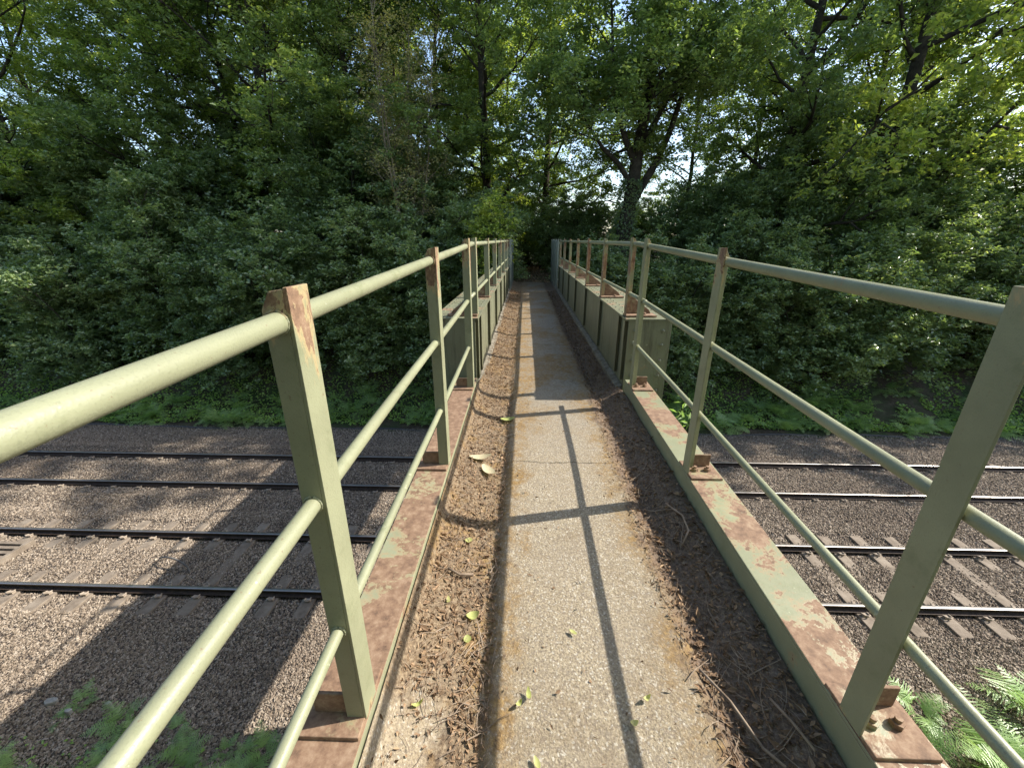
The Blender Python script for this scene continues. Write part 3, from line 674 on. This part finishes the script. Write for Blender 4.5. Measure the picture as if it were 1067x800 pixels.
TREES = [  # x, y, kind, rot, scale, label
    (-23.0, 19.5, 0, .3, 1.00, 'tall leafy tree at the far left edge of the photo'),
    (-17.2, 21.0, 1, 1.2, .98, 'tall dark tree behind the thicket, second from the left edge'),
    (-11.3, 19.6, 2, 2.2, 1.02, 'tall tree with a thick dark trunk showing above the left thicket'),
    (-1.6, 20.6, 1, 4.0, .95, 'dense tall tree rising left of the path end'),
    (1.0, 24.0, 0, 5.0, .95, 'tall tree standing behind and left of the forked oak'),
    (10.8, 19.4, 1, .9, .95, 'airy tree right of the forked oak with sky behind'),
    (14.2, 18.2, 0, 3.3, 1.12, 'tall tree with yellow-green sunlit leaves at the top right'),
    (21.0, 18.7, 2, 1.9, 1.12, 'broad tree overhanging the right edge of the photo'),
    (-7.4, 27.0, 0, 2.0, .9, 'distant tree seen through the bare sapling'),
    (-28.5, 26.0, 1, .5, 1.0, 'distant tree behind the far left trees'),
    (15.5, 31.0, 2, 4.4, .95, 'distant tree behind the airy tree on the right'),
    (-1.2, 33.0, 2, 5.2, .95, 'distant tree closing the view above the path'),
    (24.5, 30.0, 0, 1.1, 1.0, 'distant tree behind the broad tree on the right'),
    (-16.0, 31.0, 2, 3.1, .9, 'distant tree behind the thick dark trunk on the left'),
    (-30.5, 19.5, 1, 4.1, 1.0, 'tall tree just outside the left edge of the photo'), (-37.0, 21.0, 0, .9, 1.0, 'tall tree well outside the left edge of the photo'),
    (10.6, 29.5, 0, 4.9, .8, 'distant pale green tree half closing the bright sky gap beside the forked oak'),
    (-20.0, 25.0, 2, 2.6, .95, 'leafy tree standing behind the two far left trees'),
    (-13.8, 25.5, 1, 1.5, .95, 'leafy tree behind and left of the thick dark trunk'),
    (-4.9, 25.0, 2, .6, .95, 'leafy tree behind and right of the bare sapling'),
    (18.2, 25.0, 0, 5.6, 1.0, 'leafy tree filling the gap between the yellow-green tree and the broad tree'),
    (-8.2, 21.5, 1, 5.9, .82, 'mid-sized tree close behind the bare sapling'),
    (-14.2, 22.0, 0, .1, .92, 'light green tree between the dark trunk and the second tree from the left'),
]
for x, y, k, rot, s, lab in TREES:
    place(protos_t, k, tall, 'tall_tree', lab, 'tree', 'tall trees beyond the railway', x, y, rot, s, M['maple_leaf'] if k == 0 else M['oak_leaf'], M['bark'],    .155, .10, PT, -.2, s*1.32 if 10 < x < 16 and y < 22 else None)
BUSH = [
    (-21.5, 16.2, 0, .2, 1.05, 'bushy thicket at the far left edge above the track'), (-17.8, 15.6, 1, 1.0, 1.0, 'low wide bush second from the left edge on the far bank'),
    (-14.6, 16.3, 2, 2.0, 1.0, 'tall dark bush left of the first left railing post'), (-11.6, 15.5, 0, 3.1, .95, 'dark bush directly behind the top of the left railing'),
    (-8.6, 16.2, 1, 4.4, 1.1, 'rounded bush behind the first left post'), (-5.9, 15.6, 2, 5.2, .92, 'upright bush between the first and second left posts'),
    (-3.4, 15.7, 0, .9, .95, 'bright-topped bush just left of the second left post'), (-1.9, 17.4, 1, 1.8, .8, 'bush crowding the left end of the bridge'),
    (3.5, 16.2, 1, 2.6, .85, 'bush crowding the right end of the bridge'), (5.6, 15.6, 0, 3.6, .85, 'bush behind the second right post'),
    (8.4, 15.9, 2, 4.6, .85, 'bush under the middle of the right top rail'), (11.2, 15.6, 1, 5.6, 1.0, 'low wide bush right of the second right post'),
    (14.2, 16.0, 0, 1.4, 1.0, 'fresh green bush left of the nearest right post'), (17.6, 16.0, 2, 2.4, .95, 'bush behind the nearest right post'), (21.3, 16.3, 1, .1, 1.1, 'bush at the far right edge above the track'),
    (-19.5, 19.5, 2, 4.2, 1.15, 'taller bush in the second row at the far left'), (-14.0, 19.4, 0, 5.1, 1.15, 'taller bush in the second row behind the left thicket'), (-8.2, 19.2, 2, 1.2, 1.2, 'taller bush in the second row beside the bare sapling'),
    (-4.4, 18.9, 0, 2.2, 1.1, 'second row bush left of the path'), (8.3, 19.0, 1, 3.0, .9, 'second row bush right of the forked oak'), (11.5, 19.2, 2, .7, 1.1, 'taller second row bush below the airy tree'), (17.0, 19.4, 1, 3.9, 1.25, 'second row bush on the right below the yellow-green tree'), (23.0, 19.5, 0, 4.9, 1.2, 'second row bush at the far right edge'),
    (-26.5, 15.8, 0, 1.1, 1.1, 'bush on the far bank just outside the left edge'), (-31.0, 16.5, 2, 2.1, 1.2, 'bush on the far bank well outside the left edge'), (26.0, 16.2, 2, 2.8, 1.1, 'bush on the far bank just outside the right edge'),
    (-25.5, 19.0, 1, 2.0, 1.3, 'tall bush filling the gap under the far left tree'), (-22.5, 21.5, 0, 3.0, 1.3, 'tall bush in the third row at the far left'),
    (.1, 27.5, 1, 5.9, .9, 'dark bush closing the far end of the path'), (-2.6, 23.5, 2, .4, .8, 'bush on the left of the path beyond the bridge'), (2.5, 21.3, 1, 3.5, .80, 'low bush right of the path at the oak foot'), (7.0, 28.0, 1, 1.5, .85, 'low distant bush under the gap of bright sky'),
    (11.0, 27.0, 0, 2.6, .85, 'low distant bush right of the bright sky gap'), (14.0, 25.5, 2, .6, .85, 'distant bush in the shade under the yellow-green tree'), (20.0, 24.5, 1, 1.6, 1.0, 'distant bush under the broad tree on the right'), (-11.5, 25.0, 1, 2.9, 1.0, 'distant bush in the shade behind the thick dark trunk'), (-17.5, 25.0, 0, 3.9, 1.0, 'distant bush in the shade far left'), (-6.5, 24.0, 1, 4.9, 1.0, 'distant bush below the bare sapling'), (-23.5, 24.0, 2, 5.4, 1.0, 'distant bush at the far left edge'),
]
for x, y, k, rot, s, lab in BUSH:
    place(protos_b, k, bushes, 'thicket_bush', lab, 'bush', 'bushes on the far bank', x, y, rot, s, M['bush_leaf'], M['bark'], .135, .086, PB, -.25)
for x, y, k, rot, s, lab in ((-12, -6.6, 0, .7, 1.0, 'unseen tree added behind the viewer to block sky light, far left'), (-6.3, -7.4, 1, 2.7, 1.0, 'unseen tree added behind the viewer to block sky light, left of the path'), (-.8, -8.2, 2, 1.7, 1.0, 'unseen tree added over the path behind the viewer to block sky light'),
                           (4.8, -7.6, 0, 3.7, 1.0, 'unseen tree added behind the viewer to block sky light, right of the path'), (10.5, -7.4, 1, 4.7, 1.0, 'unseen tree added behind the viewer to block sky light, far right')):
    place(protos_t, k, tall, 'tall_tree', lab, 'tree', 'unseen trees added behind the viewer to block sky light', x, y, rot, s, M['oak_leaf'], M['bark'],    .155, .10, PT, -.2)  # unseen trees, added to keep sky light off the near railings
# the forked oak
def oak():
    b = np.array([4.25, 18.6, float(terrain(4.25, 18.6))-.2])
    main = [(0, 0, 0), (-.08, 0, 1.2), (-.02, 0, 2.2), (.12, .05, 3.2), (.22, .05, 4.4), (.32, .1, 5.8), (.5, .1, 7.4), (.62, .2, 9.2), (.7, .2, 11.4), (.85, .3, 13.6)]
    fork = [(.08, 0, 3.1), (.5, .05, 3.95), (1.05, .1, 4.9), (1.5, .2, 6.0), (1.85, .3, 7.3), (2.1, .4, 8.8), (2.5, .5, 10.6)]
    lf1 = [(.14, 0, 4.1), (-.5, -.1, 4.9), (-1.2, -.3, 5.4), (-1.9, -.5, 6.2), (-2.5, -.6, 7.6)]
    lf2 = [(.2, 0, 4.9), (-.3, -.2, 5.7), (-.8, -.4, 6.8), (-1.1, -.5, 8.4), (-1.3, -.6, 10)]
    rf = [(.36, 0, 5.6), (.8, -.2, 6.3), (1.2, -.5, 7.4), (1.5, -.8, 9.0)]
    w, P = plant(41, [(main, .40, .07, .50), (fork, .19, .04, .55), (lf1, .12, .03, .5), (lf2, .15, .03, .3), (rf, .13, .03, .3)], 10, 2.9, 6, 5, 40, lambda t: 1.05-.4*t, .65, .18, 0)
    t = finish(41, 'oak_tree', 'big forked oak with a dark ivy-clad trunk against bright sky', 'tree', w, P, M['oak_leaf'], M['bark'], .15, .095, PT); t.location = b
    rng = np.random.default_rng(77); N = 2600; z = 4.3-rng.power(.75, N)*4.3; a = rng.uniform(0, 6.28, N); r = .39-.02*z+rng.random(N)*.17
    V, F, q = leaves(rng, np.stack([np.cos(a)*r-.04+.06*np.clip(z-2, 0, 3), np.sin(a)*r, z], 1), .09, .07, .2)
    link_mesh('ivy', np_mesh('ivy', V, F, q), M['bush_leaf'], t)
oak()
# the sparse sapling, sunlight put into its pale leaf colour
def sapling():
    b = (-4.6, 16.9, float(terrain(-4.6, 16.9))-.1); rng = np.random.default_rng(5); tr = []
    for i in range(4):
        dx, dy = rng.normal()*.07, rng.normal()*.07; tr.append((trunkline(60+i, 11.5*rng.uniform(.75, 1.05), (dx, dy), .05, 8), .055, .01, .3))
    w, P = plant(52, tr, 17, 1.5, 4, 3, 14, lambda t: 1-.5*t, .5, .14, .6, .25, .8)
    t = finish(52, 'bare_sapling', 'sparse pale-stemmed sapling with few dry leaves left of centre', 'tree', w, P, M['pale_leaf'], M['pale_bark'], .09, .05, PT); t.location = b
sapling()
def spray():
    w, P = plant(63, [(trunkline(63, 2.6, (-.05, -.1), .05, 7), .03, .008, .25), (trunkline(64, 2.2, (.2, -.05), .05, 7), .025, .008, .25)], 8, .8, 3, 3, 18, lambda t: 1.1-.5*t, .35, .10, .1)
    t = finish(63, 'young_maple', 'small pale-leaved young tree at the left end of the bridge', 'tree', w, P, M['maple_leaf'], M['bark'], .12, .10, PT); t.location = (-1.25, 14.6, -1.75)
spray()

# ------------------------------------------------------------------ ferns
def fern_mesh(seed, nf, L, spread=.9):
    rng = np.random.default_rng(seed); Vs = []; n = 0
    for f in range(nf):
        az = f*2.4+rng.normal()*.3; el = rng.uniform(.5, 1.25); ln = L*rng.uniform(.7, 1.15); m = 23
        d = np.array([math.cos(az)*math.cos(el), math.sin(az)*math.cos(el), math.sin(el)]); p = np.zeros(3); pts = [p]; ds = [d]
        for i in range(m):
            d = unit(d+np.array([0, 0, -.063*spread])+rng.normal(size=3)*.02); p = p+d*ln/m; pts.append(p); ds.append(d)
        hz = np.array([-math.sin(az), math.cos(az), 0])
        for i in range(5, m+1):
            t = (i-5)/(m-5); pl = ln*.36*(1-t)**.85*(.55+.45*min(1, t*6+.3))+.012
            for sd in (-1, 1):
                pd = unit(hz*sd+ds[i]*.38+np.array([0, 0, -.12])+rng.normal(size=3)*.13); nn = unit(np.cross(pd, ds[i])); q = max(3, int(pl/.021))
                k = np.arange(q); st = pl/q; w = np.cross(nn, pd)
                for s2 in (-1, 1):
                    b0 = pts[i]+pd[None]*(k*st)[:, None]; pw = ((.017*(1-.7*k/q)+.003)*(.55+pl*1.5)*(.75+.5*rng.random()))[:, None]
                    tip = b0+w[None]*s2*pw+pd[None]*st*.75+np.array([0, 0, -.15])*pw; mid = b0+w[None]*s2*pw*.45-pd[None]*st*.12; end = b0+pd[None]*st*1.0
                    Vs.append(np.stack([b0, mid, tip, end], 1).reshape(-1, 3))
    V = np.concatenate(Vs); N = len(V)//4; F = np.arange(N*4).reshape(N, 4)
    return np_mesh('fern', V, F, np.repeat(rng.random(N//8+1), 8)[:N]*.6+rng.random(N)*.4)
FM = []
for i in range(4):
    me = fern_mesh(70+i, 9+i, .95+.1*i); me.materials.append(M['fern']); FM.append(me)
rf = random.Random(21)
def fern(x, y, s, lab, grp, dz=0):
    o = bpy.data.objects.new('bracken_fern', FM[rf.randrange(4)]); COL.objects.link(o)
    o.location = (x, y, float(max(terrain(x, y), ballast_z(np.array(x), np.array(y))-.02 if 2.9 < y < 13.1 else -99))+dz); o.scale = (s, s, s*rf.uniform(.8, 1.1)); o.rotation_euler = (rf.uniform(-.15, .15), rf.uniform(-.15, .15), rf.uniform(0, 6.28))
    tag(o, lab, 'fern', grp)
for i in range(80):
    x = rf.uniform(3.0, 11.5); fern(x, rf.uniform(1.4, 3.95+.045*(x-4)), rf.uniform(.55, .9), 'sunlit bracken fern on the near bank below the right railing', 'bracken below the right railing')
for i in range(70):
    x = -rf.uniform(1.6, 9.5); fern(x, rf.uniform(2.0, 3.35)+(.5*rf.random() if -7 < x < -4.3 else 0), rf.uniform(.20, .36), 'shaded bracken fern on the near bank below the left railing', 'bracken below the left railing')
for i in range(90):
    x = rf.uniform(-21, -1.8); y = 13.25+abs(rf.gauss(0, .8)); fern(x, y, rf.uniform(.45, .85), 'fern at the foot of the far bank left of the bridge', 'ferns on the far bank left of the bridge')
for i in range(100):
    x = rf.uniform(2.2, 21); y = 13.25+abs(rf.gauss(0, 1.1)); fern(x, y, rf.uniform(.45, .9), 'fern at the foot of the far bank right of the bridge', 'ferns on the far bank right of the bridge')
# leafy weed growing against the right girder end
def weed():
    rng = np.random.default_rng(8); mb = MB(); P = []
    for i in range(4):
        lp = curve(rng, np.array([0, 0, 0.]), unit(np.array([rng.normal()*.25, rng.normal()*.2, 1])), .75*rng.uniform(.7, 1.1), 6, .06, .05); limb(mb, lp, .005, .002, 4)
        for q in lp[1:]: P.append(q+rng.normal(size=(9, 3))*np.array([.06, .06, .04]))
    t = finish(8, 'willowherb', 'bright green weed growing beside the right girder end', 'plant', mb, np.concatenate(P), M['fern'], M['herb'], .085, .022, PB, .4); t.location = (1.32, 3.45, -1.98)
weed()
def cover():
    rng = np.random.default_rng(31); N = 90000
    x = rng.uniform(-24, 24, N); y = np.where(rng.random(N) < .78, 13.3+rng.power(.8, N)*7, 3.3-rng.power(.9, N)*4.5)
    y = y+.25*vnoise(x*2, y*0, 6); keep = (vnoise(x*1.4, y*1.4, 17) > -.18) & ~((np.abs(x-.3) < 1.5) & (y > 12.5)) & ~((np.abs(x-.27) < .9) & (y < 4)) & ((y > 13.25) | (y < 3.35))
    x, y = x[keep], y[keep]; h = rng.random(len(x))*.38*(.5+vnoise(x*2, y*2, 19).clip(-.4, 1))
    V, F, r = leaves(rng, np.stack([x, y, terrain(x, y)+.03+h*np.where(y < 8, .45, 1)], 1), .095, .065, 1.1)
    q = (y < 8); B = V.reshape(-1, 4, 3); c0 = B.mean(1, keepdims=True); B[q] = c0[q]+(B[q]-c0[q])*.55; V = B.reshape(-1, 3); r = np.where(np.repeat(q, 2), r*.45, r)
    tag(link_mesh('ground_cover', np_mesh('ground_cover', V, F, r), M['herb']), 'low brambles, ivy and weeds covering both banks', 'ground cover', kind='stuff')
    N = 9000; x = rng.uniform(-1.2, 1.8, N); y = rng.uniform(14.5, 30, N)
    V, F, r = leaves(rng, np.stack([x, y, terrain(x, y)+.015], 1), .06, .04, 2)
    tag(link_mesh('path_litter', np_mesh('path_litter', V, F, r), M['litter']), 'dead leaves strewn over the path beyond the bridge', 'leaf litter', kind='stuff')
cover()

# ------------------------------------------------------------------ light, sky, camera
w = bpy.data.worlds.new('World'); S.world = w; w.use_nodes = True
nt = w.node_tree; sky = nt.nodes.new('ShaderNodeTexSky'); sky.sky_type = 'NISHITA'; sky.sun_disc = False
sky.sun_elevation = math.asin(SUN.z); sky.sun_rotation = math.atan2(SUN.x, SUN.y); sky.air_density = 1.0; sky.dust_density = 1.3; sky.ozone_density = 1.0
bg = nt.nodes['Background']; nt.links.new(sky.outputs[0], bg.inputs[0]); bg.inputs[1].default_value = .15
sl = bpy.data.lights.new('sun', 'SUN'); sl.energy = 4.15; sl.angle = R(.53); sl.color = (1, .94, .84)
so = bpy.data.objects.new('sun', sl); COL.objects.link(so); so.rotation_euler = (-SUN).to_track_quat('-Z', 'Y').to_euler()
cam = bpy.data.cameras.new('camera'); cam.sensor_width = 36; cam.lens = 417/1067*36; cam.clip_start = .02; cam.clip_end = 2000
co = bpy.data.objects.new('camera', cam); COL.objects.link(co); co.rotation_euler = (R(90-19.8), 0, R(1.81)); S.camera = co
S.view_settings.view_transform = 'Standard'; S.view_settings.look = 'None'; S.view_settings.exposure = 1.22; S.view_settings.gamma = 1
S.render.engine = 'CYCLES'; c = S.cycles
c.max_bounces = 5; c.diffuse_bounces = 3; c.glossy_bounces = 2; c.transmission_bounces = 4; c.transparent_max_bounces = 4; c.caustics_reflective = False; c.caustics_refractive = False
c.use_denoising = True
try: c.denoiser = 'OPENIMAGEDENOISE'
except Exception: pass
